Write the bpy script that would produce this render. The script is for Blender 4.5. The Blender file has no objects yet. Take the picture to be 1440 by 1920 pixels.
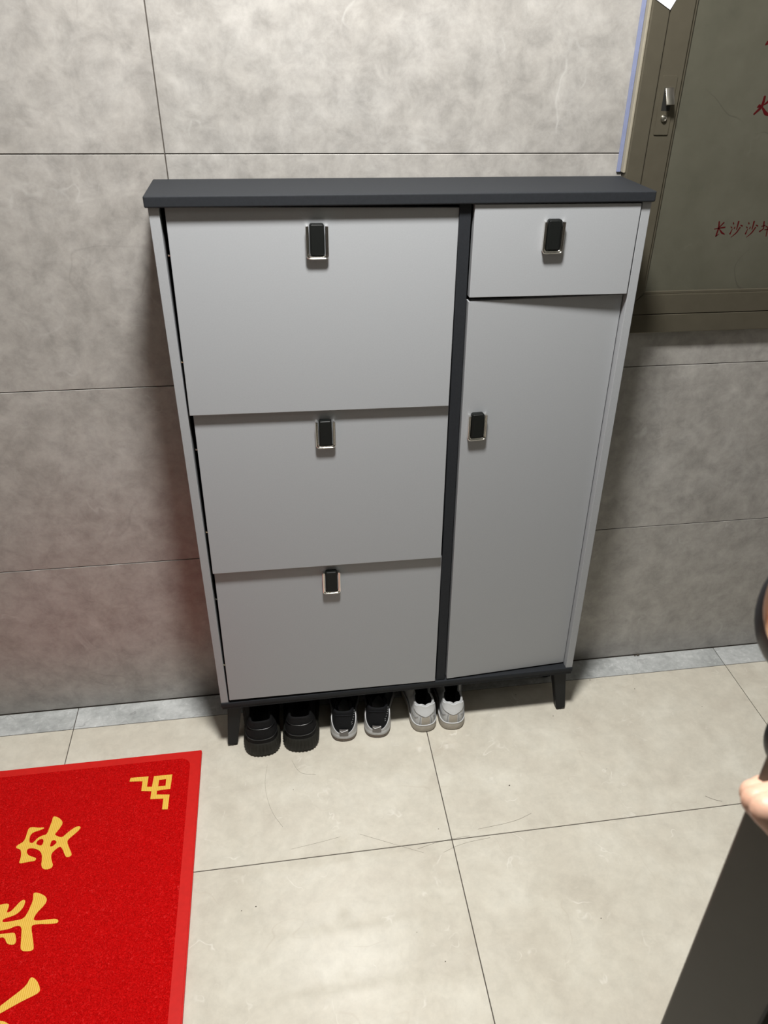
import bpy, bmesh, math, random
from mathutils import Vector, Matrix
random.seed(4)
SC = bpy.context.scene
COL = SC.collection
R = math.radians

# ------------------------------------------------------------------ camera
cam_d = bpy.data.cameras.new('camera')
cam = bpy.data.objects.new('camera', cam_d); COL.objects.link(cam)
yaw, pitch, roll = -.1709, .5874, .0254
cyw, syw, cpt, spt = math.cos(yaw), math.sin(yaw), math.cos(pitch), math.sin(pitch)
fw = Vector((-syw*cpt, cyw*cpt, -spt)); rt0 = Vector((cyw, syw, 0)); up0 = rt0.cross(fw)
rt = math.cos(roll)*rt0 + math.sin(roll)*up0; up = -math.sin(roll)*rt0 + math.cos(roll)*up0
m = Matrix((rt, up, -fw)).transposed().to_4x4(); m.translation = (.3484, -1.4549, 1.4059)
cam.matrix_world = m
cam_d.sensor_fit = 'VERTICAL'; cam_d.sensor_height = 36; cam_d.lens = 1498.58*36/1920
cam_d.shift_x = -45.54/1920; cam_d.shift_y = 46.2/1920
cam_d.clip_start = .02
cam_d.dof.use_dof = True; cam_d.dof.focus_distance = 1.62; cam_d.dof.aperture_fstop = 9.0
SC.camera = cam

# ------------------------------------------------------------------ world and exposure
w = bpy.data.worlds.new('hall'); SC.world = w; w.use_nodes = True
w.node_tree.nodes['Background'].inputs[0].default_value = (.9, .93, 1, 1)
w.node_tree.nodes['Background'].inputs[1].default_value = .01
SC.view_settings.view_transform = 'Standard'; SC.view_settings.look = 'None'
SC.view_settings.gamma = 1; SC.view_settings.use_curve_mapping = False
SC.view_settings.exposure = 0.0

# ------------------------------------------------------------------ lamps (the two ceiling lights of the hall; their housings are built below)
LAMPS = [((.465, -.68, 2.25), .24, 55, (1, .985, .955)), ((-1.1, -1.6, 2.25), .24, 3, (1, .985, .955))]
for (p, s, e, c) in LAMPS:
    ld = bpy.data.lights.new('ceiling_light', 'AREA'); ld.shape = 'DISK'; ld.size = s; ld.energy = e; ld.color = c
    lo = bpy.data.objects.new('ceiling_light', ld); lo.location = p; COL.objects.link(lo)

# ------------------------------------------------------------------ helpers
def tag(o, label=None, cat=None, group=None, kind=None):
    if label: o['label'] = label
    if cat: o['category'] = cat
    if group: o['group'] = group
    if kind: o['kind'] = kind
    return o

def empty(name, loc=(0, 0, 0), label=None, cat=None, group=None):
    o = bpy.data.objects.new(name, None); COL.objects.link(o); o.location = loc
    o.empty_display_size = .05
    return tag(o, label, cat, group)

def link(name, bm, mat, parent=None, smooth=False, loc=None, kind=None):
    me = bpy.data.meshes.new(name); bm.to_mesh(me); bm.free()
    if mat: me.materials.append(mat)
    if smooth:
        for p in me.polygons: p.use_smooth = True
    o = bpy.data.objects.new(name, me); COL.objects.link(o)
    if parent: o.parent = parent
    if loc: o.location = loc
    if kind: o['kind'] = kind
    return o

def auto_smooth(o, ang=35):
    """mark edges sharper than ang as sharp, smooth the rest"""
    me = o.data; bm = bmesh.new(); bm.from_mesh(me)
    for e in bm.edges:
        e.smooth = not (len(e.link_faces) == 2 and e.calc_face_angle(0) > R(ang))
    for f in bm.faces: f.smooth = True
    bm.to_mesh(me); bm.free()
    return o

def box(bm, x0, x1, y0, y1, z0, z1, bev=0, seg=2):
    vs = [bm.verts.new((x, y, z)) for x in (x0, x1) for y in (y0, y1) for z in (z0, z1)]
    fs = [bm.faces.new([vs[i] for i in q]) for q in ((0, 1, 3, 2), (4, 6, 7, 5), (0, 4, 5, 1), (2, 3, 7, 6), (0, 2, 6, 4), (1, 5, 7, 3))]
    if bev:
        es = list({e for f in fs for e in f.edges})
        bmesh.ops.bevel(bm, geom=es, offset=bev, segments=seg, affect='EDGES', profile=.5)
    bmesh.ops.recalc_face_normals(bm, faces=bm.faces)
    return bm

def boxo(name, mat, parent, x0, x1, y0, y1, z0, z1, bev=.001, seg=2, **k):
    bm = bmesh.new(); box(bm, x0, x1, y0, y1, z0, z1, bev, seg)
    o = link(name, bm, mat, parent, **k)
    return o

def prism(bm, pts, z0, z1, axis='z'):
    """closed outline pts (2D) extruded z0..z1 along the axis; convex or fan-able outlines"""
    def P(a, b, c): return (a, b, c) if axis == 'z' else (a, c, b)
    lo = [bm.verts.new(P(a, b, z0)) for a, b in pts]; hi = [bm.verts.new(P(a, b, z1)) for a, b in pts]
    n = len(pts)
    bm.faces.new(lo); bm.faces.new(hi)
    for i in range(n): bm.faces.new((lo[i], lo[(i+1) % n], hi[(i+1) % n], hi[i]))
    bmesh.ops.recalc_face_normals(bm, faces=bm.faces)
    return bm

def rrect(w, h, r, n=6, r_top=None):
    r_top = r if r_top is None else r_top
    out = []
    for (sx, sy, a0, rr) in ((1, 1, 0, r_top), (-1, 1, 90, r_top), (-1, -1, 180, r), (1, -1, 270, r)):
        for i in range(n+1):
            a = R(a0 + 90*i/n)
            out.append((sx*(w/2-rr)+rr*math.cos(a), sy*(h/2-rr)+rr*math.sin(a)))
    return out

def tube(bm, pts, rad, n=8, closed=False, flat=(1, 1)):
    pts = [Vector(p) for p in pts]; N = len(pts); rings = []
    rads = rad if isinstance(rad, (list, tuple)) else [rad]*N
    up = None
    for i, p in enumerate(pts):
        if closed: t = pts[(i+1) % N]-pts[i-1]
        else: t = pts[min(i+1, N-1)]-pts[max(i-1, 0)]
        t.normalize()
        if up is None:
            up = Vector((0, 0, 1)) if abs(t.z) < .9 else Vector((1, 0, 0))
        a = (up - t*up.dot(t)).normalized(); b = t.cross(a); up = a
        rings.append([bm.verts.new(p+(a*math.cos(2*math.pi*k/n)*flat[0]+b*math.sin(2*math.pi*k/n)*flat[1])*rads[i]) for k in range(n)])
    for i in range(N if closed else N-1):
        A, B = rings[i], rings[(i+1) % N]
        for k in range(n): bm.faces.new((A[k], A[(k+1) % n], B[(k+1) % n], B[k]))
    if not closed:
        bm.faces.new(rings[0][::-1]); bm.faces.new(rings[-1])
    bmesh.ops.recalc_face_normals(bm, faces=bm.faces)
    return bm

def lathe(bm, prof, n=24, M=None):
    rings = []
    for r_, z in prof:
        rings.append([bm.verts.new((r_*math.cos(2*math.pi*k/n), r_*math.sin(2*math.pi*k/n), z)) for k in range(n)])
    for A, B in zip(rings, rings[1:]):
        for k in range(n): bm.faces.new((A[k], A[(k+1) % n], B[(k+1) % n], B[k]))
    bm.faces.new(rings[0]); bm.faces.new(rings[-1])
    bmesh.ops.recalc_face_normals(bm, faces=bm.faces)
    if M is not None: bmesh.ops.transform(bm, matrix=M, verts=bm.verts)
    return bm

# ------------------------------------------------------------------ materials
class NT:
    def __init__(s, name):
        s.m = bpy.data.materials.new(name); s.m.use_nodes = True
        s.t = s.m.node_tree; s.b = s.t.nodes['Principled BSDF']
    def n(s, typ, **k):
        nd = s.t.nodes.new(typ)
        for a, v in k.items():
            if a in nd.bl_rna.properties.keys() and not nd.bl_rna.properties[a].is_readonly: setattr(nd, a, v)
            else: nd.inputs[a.replace('_', ' ')].default_value = v
        return nd
    def l(s, a, b): s.t.links.new(a, b)
    def ramp(s, fac, stops, interp='LINEAR'):
        r = s.n('ShaderNodeValToRGB'); r.color_ramp.interpolation = interp
        e = r.color_ramp.elements
        while len(e) < len(stops): e.new(.5)
        for el, (p, c) in zip(e, stops):
            el.position = p; el.color = (c if isinstance(c, tuple) else (c, c, c))+(1,)
        s.l(fac, r.inputs[0]); return r.outputs[0]
    def mix(s, fac, a, b, blend='MIX'):
        x = s.n('ShaderNodeMix', data_type='RGBA', blend_type=blend)
        for i, v in ((0, fac), (6, a), (7, b)):
            if isinstance(v, bpy.types.NodeSocket): s.l(v, x.inputs[i])
            elif isinstance(v, (int, float)): x.inputs[i].default_value = v
            else: x.inputs[i].default_value = tuple(v)+(1,)
        return x.outputs[2]
    def coords(s, shift=0.0):
        g = s.n('ShaderNodeTexCoord'); o = s.n('ShaderNodeObjectInfo')
        if not shift: return g.outputs['Object']
        mu = s.n('ShaderNodeMath', operation='MULTIPLY'); mu.inputs[1].default_value = shift
        s.l(o.outputs['Random'], mu.inputs[0])
        ad = s.n('ShaderNodeVectorMath', operation='ADD'); s.l(g.outputs['Object'], ad.inputs[0]); s.l(mu.outputs[0], ad.inputs[1])
        return ad.outputs[0]
    def noise(s, co, scale, detail=4, rough=.55, dist=0):
        x = s.n('ShaderNodeTexNoise'); x.inputs['Scale'].default_value = scale; x.inputs['Detail'].default_value = detail
        x.inputs['Roughness'].default_value = rough; x.inputs['Distortion'].default_value = dist
        s.l(co, x.inputs['Vector']); return x.outputs['Fac']
    def bump(s, h, st=.2, d=.001):
        b = s.n('ShaderNodeBump'); b.inputs['Strength'].default_value = st; b.inputs['Distance'].default_value = d
        s.l(h, b.inputs['Height']); s.l(b.outputs[0], s.b.inputs['Normal'])
    def set(s, **k):
        for a, v in k.items():
            i = s.b.inputs[a.replace('_', ' ')]
            if isinstance(v, bpy.types.NodeSocket): s.l(v, i)
            elif isinstance(v, tuple) and len(v) == 3 and i.type == 'RGBA': i.default_value = v+(1,)
            else: i.default_value = v
        return s.m

def plain(name, col, rough=.5, metal=0, var=.06, scale=60, bump=0, spec=.5):
    t = NT(name); co = t.coords()
    nz = t.noise(co, scale, 3)
    c = t.ramp(nz, [(.3, tuple(v*(1-var) for v in col)), (.7, tuple(v*(1+var) for v in col))])
    if bump: t.bump(t.noise(co, scale*6, 2), bump, .0005)
    return t.set(Base_Color=c, Roughness=rough, Metallic=metal, Specular_IOR_Level=spec)

def marble(name, lo, mid, hi, vein_l, vein_d, rough, shift=30, vs=1.0, rvar=.05, spec=.5, vd=.5, vl=.6, mot=.4, bs=3.2, br=.62):
    """clouded stone: broad tint, fine mottling, long thin dark cracks, short pale streaks"""
    t = NT(name); co = t.coords(shift)
    big = t.noise(co, bs*vs, 9, br, .3); fine = t.noise(co, 24*vs, 8, .72, .25)
    c = t.ramp(big, [(.34, lo), (.5, mid), (.66, hi)])
    f2 = t.ramp(fine, [(.28, 1-mot*.55), (.5, 1.), (.72, 1+mot*.5)])
    c = t.mix(1.0, c, f2, 'MULTIPLY')
    def mul(a, b):
        x = t.n('ShaderNodeMath', operation='MULTIPLY'); t.l(a, x.inputs[0])
        if isinstance(b, float): x.inputs[1].default_value = b
        else: t.l(b, x.inputs[1])
        return x.outputs[0]
    va = t.ramp(t.noise(co, 2.2*vs, 3.2, .5, .25), [(.497, 0.), (.5, 1.), (.503, 0.)])
    c = t.mix(mul(mul(va, t.ramp(t.noise(co, 4.3*vs, 2), [(.52, 0.), (.62, 1.)])), float(vd)), c, vein_d)
    vb = t.ramp(t.noise(co, 6.5*vs, 3, .55, .35), [(.488, 0.), (.5, 1.), (.512, 0.)])
    c = t.mix(mul(mul(vb, t.ramp(t.noise(co, 9.5*vs, 3, .6, .3), [(.56, 0.), (.68, 1.)])), float(vl)), c, vein_l)
    rg = t.ramp(fine, [(.3, max(0, rough-rvar)), (.7, rough+rvar)])
    return t.set(Base_Color=c, Roughness=rg, Specular_IOR_Level=spec)

M = {}
M['wall'] = marble('wall_tile', (.292, .278, .258), (.325, .311, .291), (.358, .345, .326), (.50, .49, .47), (.13, .125, .115), .36, 30, 1.0, .05, .6, .22, .4, .5, 6.5, .76)
M['floor'] = marble('floor_tile', (.55, .51, .43), (.60, .565, .48), (.65, .62, .535), (.80, .77, .70), (.48, .42, .34), .08, 30, 1.5, .02, .9, .3, .6, .17, 5, .7)
M['strip'] = marble('border_tile', (.34, .355, .35), (.43, .445, .44), (.53, .545, .54), (.74, .75, .75), (.2, .2, .2), .25, 30, 2.2)
M['grout'] = plain('grout', (.07, .06, .05), .9)
M['room'] = plain('room_wall', (.2, .19, .18), .5)
M['ceil'] = plain('ceiling_paint', (.5, .49, .47), .8)
M['cab'] = plain('grey_laminate', (.310, .321, .335), .5, 0, .03, 500, .05, .4)
M['cabd'] = plain('charcoal_laminate', (.0195, .0215, .025), .65, 0, .08, 300, .05, .15)
M['dark'] = plain('carcass_shade', (.012, .012, .013), .6)  # near-black that puts the shade inside the cabinet into the colour
M['chrome'] = plain('chrome', (.82, .80, .77), .12, 1, .01)
M['pad'] = plain('black_leather', (.006, .007, .0065), .5, 0, .1, 300, .1, .25)
M['brass'] = plain('hinge_brass', (.8, .72, .5), .3, 1)
M['leg'] = plain('black_leg', (.009, .010, .011), .5, 0, .06, 60, 0, .25)
M['foot'] = plain('rubber_foot', (.008, .008, .008), .7)
M['steel'] = plain('bronze_steel', (.12, .107, .078), .36, .45, .05, 40)
M['steel2'] = plain('satin_steel', (.55, .53, .48), .28, 1, .03)
M['pane'] = marble('olive_panel', (.074, .072, .054), (.083, .080, .060), (.092, .089, .068), (.13, .125, .1), (.045, .043, .033), .32, 0, 1.4, .03, .5, .6, .3, .12)
M['red_ink'] = plain('red_lettering', (.055, .001, .002), .6, 0, .06, 60, 0, .2)
M['film'] = plain('blue_film', (.185, .21, .33), .4)
M['caulk'] = plain('beige_sealant', (.27, .245, .19), .6)
M['paper'] = plain('white_paper', (.80, .81, .86), .7)
M['slot'] = plain('slot_black', (.01, .01, .009), .6)
M['doorm'] = plain('door_steel', (.062, .062, .050), .42, 0, .05, 30)
M['copper'] = plain('rose_copper', (.85, .45, .26), .25, 1, .02)
M['blk'] = plain('black_plastic', (.006, .0055, .007), .4, 0, .06, 60, 0, .3)

def mat_red():
    t = NT('red_vinyl_loops'); co = t.coords()
    wv = t.noise(co, 125, 3, .6, 3.5); f2 = t.noise(co, 420, 2, .5, 2.0)
    ad = t.n('ShaderNodeMath', operation='ADD'); t.l(wv, ad.inputs[0]); t.l(f2, ad.inputs[1])
    c = t.ramp(wv, [(.3, (.46, .0, .0)), (.5, (.68, .0005, .001)), (.62, (.76, .006, .006)), (.74, (.85, .04, .04))])
    t.bump(ad.outputs[0], .9, .003)
    return t.set(Base_Color=c, Roughness=.5, Specular_IOR_Level=.12)
M['mat'] = mat_red()
M['matb'] = plain('red_vinyl_edge', (.56, .013, .010), .5, 0, .05, 90, .1, .2)
def mat_gold():
    t = NT('gold_vinyl'); co = t.coords()
    wv = t.n('ShaderNodeTexWave'); wv.inputs['Scale'].default_value = 90; t.l(co, wv.inputs['Vector'])
    c = t.ramp(wv.outputs['Fac'], [(.2, (.72, .42, .05)), (.8, (.82, .52, .08))])
    t.bump(wv.outputs['Fac'], .4, .0008)
    return t.set(Base_Color=c, Roughness=.45)
M['gold'] = mat_gold()
def mat_skin():
    t = NT('skin'); co = t.coords()
    nz = t.noise(co, 55, 5, .6); f = t.noise(co, 700, 3)
    c = t.ramp(nz, [(.3, (.49, .28, .195)), (.55, (.55, .335, .24)), (.75, (.60, .38, .28))])
    t.bump(f, .25, .0004)
    return t.set(Base_Color=c, Roughness=.5, Subsurface_Weight=.15, Subsurface_Radius=(.01, .004, .002), Subsurface_Scale=.4)
M['skin'] = mat_skin()
M['sleeve'] = plain('black_sleeve', (.015, .015, .018), .8, 0, .2, 300, .3)
# shoes
M['s_blk'] = plain('black_suede', (.006, .006, .0065), .75, 0, .2, 300, .3, .2)
M['s_gloss'] = plain('black_gloss_trim', (.008, .0085, .009), .3)
M['s_olive'] = plain('dark_olive_rubber', (.016, .0155, .012), .65, 0, .15, 120, .2, .3)
M['s_knit'] = plain('black_knit', (.007, .0075, .009), .8, 0, .3, 500, .4, .2)
M['s_pale'] = plain('pale_grey_midsole', (.50, .505, .51), .45, 0, .1, 60)
M['s_brown'] = plain('brown_outsole', (.14, .10, .075), .4)
M['s_tab'] = plain('grey_tab', (.17, .16, .155), .5)
M['s_white'] = plain('white_leather', (.62, .635, .645), .42, 0, .04, 60, .1)
M['s_white2'] = plain('worn_white_leather', (.53, .54, .545), .45, 0, .05, 60, .1)
M['s_tan'] = plain('dirty_rubber', (.42, .385, .33), .55, 0, .12, 50)
M['s_line'] = plain('dark_lining', (.012, .012, .012), .9)
M['s_tick'] = plain('white_print', (.72, .73, .74), .5)
M['s_grey'] = plain('grey_stitch', (.22, .225, .23), .7)
M['debris'] = plain('dust', (.06, .05, .035), .9)
M['lamp'] = NT('lamp_diffuser').set(Emission_Color=(1, .97, .92), Emission_Strength=6.0)
MATP={'AN':[[(-0.1745,-0.3173),(-0.1635,-0.3225),(-0.1530,-0.3350),(-0.1564,-0.3481),(-0.1629,-0.3592),(-0.1638,-0.3636),(-0.1544,-0.3697),(-0.1476,-0.3715),(-0.1406,-0.3624),(-0.1294,-0.3519),(-0.1223,-0.3489),(-0.1160,-0.3511),(-0.1175,-0.3577),(-0.1265,-0.3684),(-0.1356,-0.3777),(-0.1366,-0.3841),(-0.1295,-0.3993),(-0.1223,-0.4131),(-0.1235,-0.4180),(-0.1311,-0.4195),(-0.1353,-0.4138),(-0.1424,-0.3988),(-0.1480,-0.3921),(-0.1536,-0.3959),(-0.1597,-0.4027),(-0.1619,-0.4100),(-0.1578,-0.4232),(-0.1534,-0.4325),(-0.1546,-0.4390),(-0.1634,-0.4416),(-0.1713,-0.4385),(-0.1757,-0.4305),(-0.1767,-0.4180),(-0.1798,-0.4049),(-0.1854,-0.3965),(-0.1952,-0.3905),(-0.2059,-0.3879),(-0.2104,-0.3903),(-0.2093,-0.3981),(-0.2035,-0.4053),(-0.1930,-0.4101),(-0.1874,-0.4139),(-0.1901,-0.4190),(-0.1974,-0.4187),(-0.2076,-0.4197),(-0.2174,-0.4208),(-0.2187,-0.4169),(-0.2178,-0.4070),(-0.2204,-0.3940),(-0.2237,-0.3879),(-0.2314,-0.3848),(-0.2330,-0.3807),(-0.2292,-0.3761),(-0.2216,-0.3719),(-0.2193,-0.3631),(-0.2190,-0.3499),(-0.2181,-0.3393),(-0.2108,-0.3382),(-0.1991,-0.3420),(-0.1892,-0.3421),(-0.1875,-0.3450),(-0.1976,-0.3489),(-0.2069,-0.3511),(-0.2114,-0.3568),(-0.2114,-0.3669),(-0.2092,-0.3750),(-0.2034,-0.3772),(-0.1999,-0.3732),(-0.1952,-0.3652),(-0.1864,-0.3612),(-0.1796,-0.3603),(-0.1783,-0.3477),(-0.1760,-0.3317),(-0.1760,-0.3207)],[(-0.1921,-0.3696),(-0.1845,-0.3699),(-0.1822,-0.3763),(-0.1834,-0.3857),(-0.1914,-0.3833),(-0.1958,-0.3795),(-0.1954,-0.3744)],[(-0.1671,-0.3763),(-0.1620,-0.3752),(-0.1560,-0.3813),(-0.1596,-0.3873),(-0.1652,-0.3911),(-0.1683,-0.3886),(-0.1681,-0.3822)]],
'PING':[[(-0.1772,-0.4877),(-0.1701,-0.4883),(-0.1575,-0.4952),(-0.1507,-0.5020),(-0.1494,-0.5102),(-0.1537,-0.5186),(-0.1615,-0.5286),(-0.1654,-0.5380),(-0.1651,-0.5440),(-0.1558,-0.5460),(-0.1401,-0.5461),(-0.1283,-0.5463),(-0.1219,-0.5487),(-0.1200,-0.5534),(-0.1234,-0.5561),(-0.1383,-0.5551),(-0.1564,-0.5524),(-0.1650,-0.5533),(-0.1660,-0.5575),(-0.1609,-0.5721),(-0.1538,-0.5941),(-0.1528,-0.6004),(-0.1590,-0.6026),(-0.1743,-0.5999),(-0.1772,-0.5865),(-0.1803,-0.5672),(-0.1830,-0.5550),(-0.1878,-0.5511),(-0.1956,-0.5510),(-0.2025,-0.5543),(-0.2100,-0.5554),(-0.2196,-0.5555),(-0.2266,-0.5583),(-0.2210,-0.5843),(-0.2332,-0.5845),(-0.2427,-0.5517),(-0.2484,-0.5183),(-0.2450,-0.5008),(-0.2323,-0.5045),(-0.2267,-0.5031),(-0.2186,-0.5035),(-0.2156,-0.5062),(-0.2154,-0.5130),(-0.2170,-0.5224),(-0.2096,-0.5206),(-0.2044,-0.5135),(-0.1979,-0.5031),(-0.1927,-0.4993),(-0.1894,-0.5010),(-0.1876,-0.5046),(-0.1890,-0.5157),(-0.1956,-0.5259),(-0.2044,-0.5302),(-0.2137,-0.5321),(-0.2200,-0.5345),(-0.2192,-0.5400),(-0.2116,-0.5407),(-0.1982,-0.5398),(-0.1839,-0.5386),(-0.1798,-0.5304),(-0.1768,-0.5175),(-0.1747,-0.5042),(-0.1761,-0.4948)]],
'DOT':[[(-0.2180,-0.5621),(-0.2063,-0.5630),(-0.1928,-0.5628),(-0.1896,-0.5700),(-0.1862,-0.5789),(-0.1874,-0.5861),(-0.1951,-0.5855),(-0.2017,-0.5819),(-0.2059,-0.5740),(-0.2105,-0.5691),(-0.2162,-0.5693),(-0.2234,-0.5693),(-0.2254,-0.5617)]],
'RU1':[[(-0.1474,-0.6510),(-0.1440,-0.6495),(-0.1363,-0.6555),(-0.1297,-0.6651),(-0.1257,-0.6752),(-0.1301,-0.6802),(-0.1509,-0.6882),(-0.1670,-0.6960),(-0.1828,-0.7040),(-0.2004,-0.7108),(-0.2034,-0.7059),(-0.1980,-0.6995),(-0.1858,-0.6919),(-0.1739,-0.6821),(-0.1586,-0.6703),(-0.1504,-0.6620)]],
'RU2':[[(-0.1983,-0.7120),(-0.1800,-0.7153),(-0.1704,-0.7185),(-0.1575,-0.7287),(-0.1317,-0.7498),(-0.1090,-0.7752),(-0.1113,-0.7881),(-0.1226,-0.7831),(-0.1502,-0.7522),(-0.1760,-0.7312),(-0.1946,-0.7197)]],
'FRET':[[(-0.0342,-0.2491),(-0.0331,-0.2393),(0.0044,-0.2406),(0.0039,-0.2682),(0.0142,-0.2696),(0.0157,-0.2416),(0.0540,-0.2421),(0.0531,-0.2803),(0.0379,-0.2807),(0.0258,-0.2815),(0.0260,-0.2916),(0.0528,-0.2953),(0.0523,-0.3325),(0.0408,-0.3312),(0.0408,-0.3041),(0.0142,-0.3017),(0.0144,-0.2813),(-0.0067,-0.2777),(-0.0071,-0.2519)],[(0.0273,-0.2532),(0.0422,-0.2529),(0.0423,-0.2706),(0.0270,-0.2704)]]}
STROKES=[([(1.1650,1.0842),(1.1670,1.0728),(1.1646,1.0578)],[0.00194,0.00235,0.00180]),
([(1.1751,1.0825),(1.1679,1.0744)],[0.00194,0.00097]),
([(1.1586,1.0709),(1.1666,1.0724),(1.1791,1.0740)],[0.00097,0.00138,0.00194]),
([(1.1676,1.0720),(1.1750,1.0640),(1.1814,1.0615)],[0.00097,0.00249,0.00125]),
([(1.1645,1.0582),(1.1701,1.0621)],[0.00138,0.00055]),
([(1.1933,1.0823),(1.1947,1.0795)],[0.00125,0.00194]),
([(1.1904,1.0748),(1.1929,1.0728)],[0.00097,0.00166]),
([(1.1945,1.0708),(1.1920,1.0617)],[0.00069,0.00208]),
([(1.2039,1.0841),(1.2033,1.0695)],[0.00235,0.00125]),
([(1.1989,1.0743),(1.1980,1.0712)],[0.00111,0.00166]),
([(1.2093,1.0773),(1.2133,1.0757)],[0.00125,0.00194]),
([(1.2094,1.0734),(1.2045,1.0635),(1.1954,1.0557)],[0.00180,0.00166,0.00055]),
([(1.2242,1.0819),(1.2257,1.0791)],[0.00125,0.00194]),
([(1.2214,1.0744),(1.2240,1.0724)],[0.00097,0.00166]),
([(1.2256,1.0704),(1.2232,1.0613)],[0.00069,0.00208]),
([(1.2349,1.0837),(1.2345,1.0691)],[0.00235,0.00125]),
([(1.2300,1.0739),(1.2291,1.0707)],[0.00111,0.00166]),
([(1.2403,1.0769),(1.2444,1.0753)],[0.00125,0.00194]),
([(1.2406,1.0730),(1.2357,1.0631),(1.2267,1.0552)],[0.00180,0.00166,0.00055]),
([(1.2550,1.0831),(1.2574,1.0700)],[0.00208,0.00152]),
([(1.2521,1.0744),(1.2592,1.0763)],[0.00111,0.00138]),
([(1.2507,1.0653),(1.2578,1.0703)],[0.00208,0.00097]),
([(1.2612,1.0748),(1.2632,1.0732)],[0.00138,0.00166]),
([(1.2602,1.0682),(1.2772,1.0701)],[0.00097,0.00152]),
([(1.2636,1.0798),(1.2739,1.0812)],[0.00111,0.00152]),
([(1.2655,1.0738),(1.2664,1.0562)],[0.00180,0.00111]),
([(1.1971,1.2878),(1.1968,1.2727),(1.1843,1.2603)],[0.00294,0.00389,0.00208]),
([(1.1884,1.2713),(1.1918,1.2739)],[0.00208,0.00380]),
([(1.1997,1.2752),(1.2051,1.2795),(1.2088,1.2829)],[0.00156,0.00294,0.00346]),
([(1.1981,1.2701),(1.2057,1.2616),(1.2148,1.2591)],[0.00242,0.00450,0.00259]),
([(1.1764,1.3625),(1.1798,1.3656),(1.1829,1.3692)],[0.00138,0.00432,0.00346])]

# ------------------------------------------------------------------ the room
GAP = .0009
def tiles(parent, mat, xs, vs, plane, thick=.009, name='tile'):
    """separate bevelled tiles over the given column and row edges; 'plane' is 'wall' (x,z) or 'floor' (x,y)"""
    cache = {}
    for x0, x1 in zip(xs, xs[1:]):
        for v0, v1 in zip(vs, vs[1:]):
            wd, ht = x1-x0-2*GAP, v1-v0-2*GAP
            key = (round(wd, 4), round(ht, 4))
            if key not in cache:
                bm = bmesh.new()
                if plane == 'wall': box(bm, -wd/2, wd/2, 0, thick, -ht/2, ht/2, .0005, 1)
                else: box(bm, -wd/2, wd/2, -ht/2, ht/2, -thick, 0, .0005, 1)
                me = bpy.data.meshes.new(name); bm.to_mesh(me); bm.free(); me.materials.append(mat); cache[key] = me
            o = bpy.data.objects.new(name, cache[key]); COL.objects.link(o); o.parent = parent
            cx, cv = (x0+x1)/2, (v0+v1)/2
            o.location = (cx, 0, cv) if plane == 'wall' else (cx, cv, 0)

XL, XR, YB, ZC = -2.2143, 1.72, -4.5, 2.285
wall = tag(boxo('wall_back', M['grout'], None, XL-.1, XR+.1, .0016, .12, -.1, ZC, 0), kind='structure')
xs = [XL, -1.4143, -.6143, .186, .986, XR]
zs = [.0008, .4043, .8008, 1.1972, 1.5936, 1.99, ZC]
tiles(wall, M['wall'], xs, zs, 'wall')
floor = tag(boxo('floor', M['grout'], None, XL-.1, XR+.1, YB-.1, .02, -.1, -.0014, 0), kind='structure')
fx = [XL, -1.7955, -.9895, -.1835, .6225, 1.4285, XR]
tiles(floor, M['floor'], fx, [YB, -3.702, -2.896, -2.09, -1.2847, -.4787, -.0682], 'floor')
tiles(floor, M['strip'], fx, [-.0682, -.0008], 'floor', name='border_tile')
tag(boxo('ceiling', M['ceil'], None, XL-.1, XR+.1, YB-.1, .1, ZC, ZC+.1, 0), kind='structure')
tag(boxo('wall_left', M['room'], None, XL-.1, XL, YB, .01, -.05, ZC, 0), kind='structure')
tag(boxo('wall_right', M['room'], None, XR, XR+.1, YB, .01, -.05, ZC, 0), kind='structure')
tag(boxo('wall_front', M['room'], None, XL-.1, XR+.1, YB-.1, YB, -.05, ZC, 0), kind='structure')

# housings of the two ceiling lamps
for i, (p, s, e, c) in enumerate(LAMPS):
    t = empty('ceiling_lamp', (p[0], p[1], ZC), ['round recessed ceiling lamp above the shoe cabinet', 'round recessed ceiling lamp above the red mat, farther left'][i], 'lamp', None)
    bm = bmesh.new(); lathe(bm, [(s/2+.005, -.03), (s/2+.022, -.03), (s/2+.022, 0), (s/2+.005, 0)], 40); link('frame', bm, M['chrome'], t)
    bm = bmesh.new(); lathe(bm, [(s/2+.004, -.022), (s/2+.004, -.002)], 40); link('diffuser', bm, M['lamp'], t)

# ------------------------------------------------------------------ shoe cabinet (local frame: x from its left side, y=0 at the front feet)
W = .7935
cab = empty('shoe_cabinet', (.1685, -.1657, 0), 'light grey shoe cabinet with charcoal top and splayed legs standing against the tiled wall', 'cabinet')
cab.rotation_euler = (-.0174, 0, .0087)
YF = -.0109; YBK = .131
boxo('top_board', M['cabd'], cab, -.0042, W+.0025, -.0185, .1335, 1.1478, 1.1645, .0022, 3)
boxo('side_panel', M['cab'], cab, 0, .0155, YF, YBK, .1412, 1.1478, .0008)
boxo('side_panel', M['cab'], cab, W-.0155, W, YF, YBK, .1412, 1.1478, .0008)
boxo('divider', M['cabd'], cab, .4742, .4932, YF+.002, YBK-.004, .1412, 1.1478, .0008)
boxo('back_panel', M['dark'], cab, .0155, W-.0155, YBK-.006, YBK, .1412, 1.1478, 0)
boxo('lining', M['dark'], cab, .0156, .0166, YF+.016, YBK-.006, .1412, 1.1478, 0)  # added dark sheet on the left panel's inner face, painting the gap's shade
bm = bmesh.new()
box(bm, -.0006, W+.001, -.0132, YBK, .1292, .1412, .0016, 2)
box(bm, .0012, W-.0008, -.0116, YBK-.002, .1225, .1296, .0008, 1)
auto_smooth(link('bottom_board', bm, M['cabd'], cab))
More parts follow.
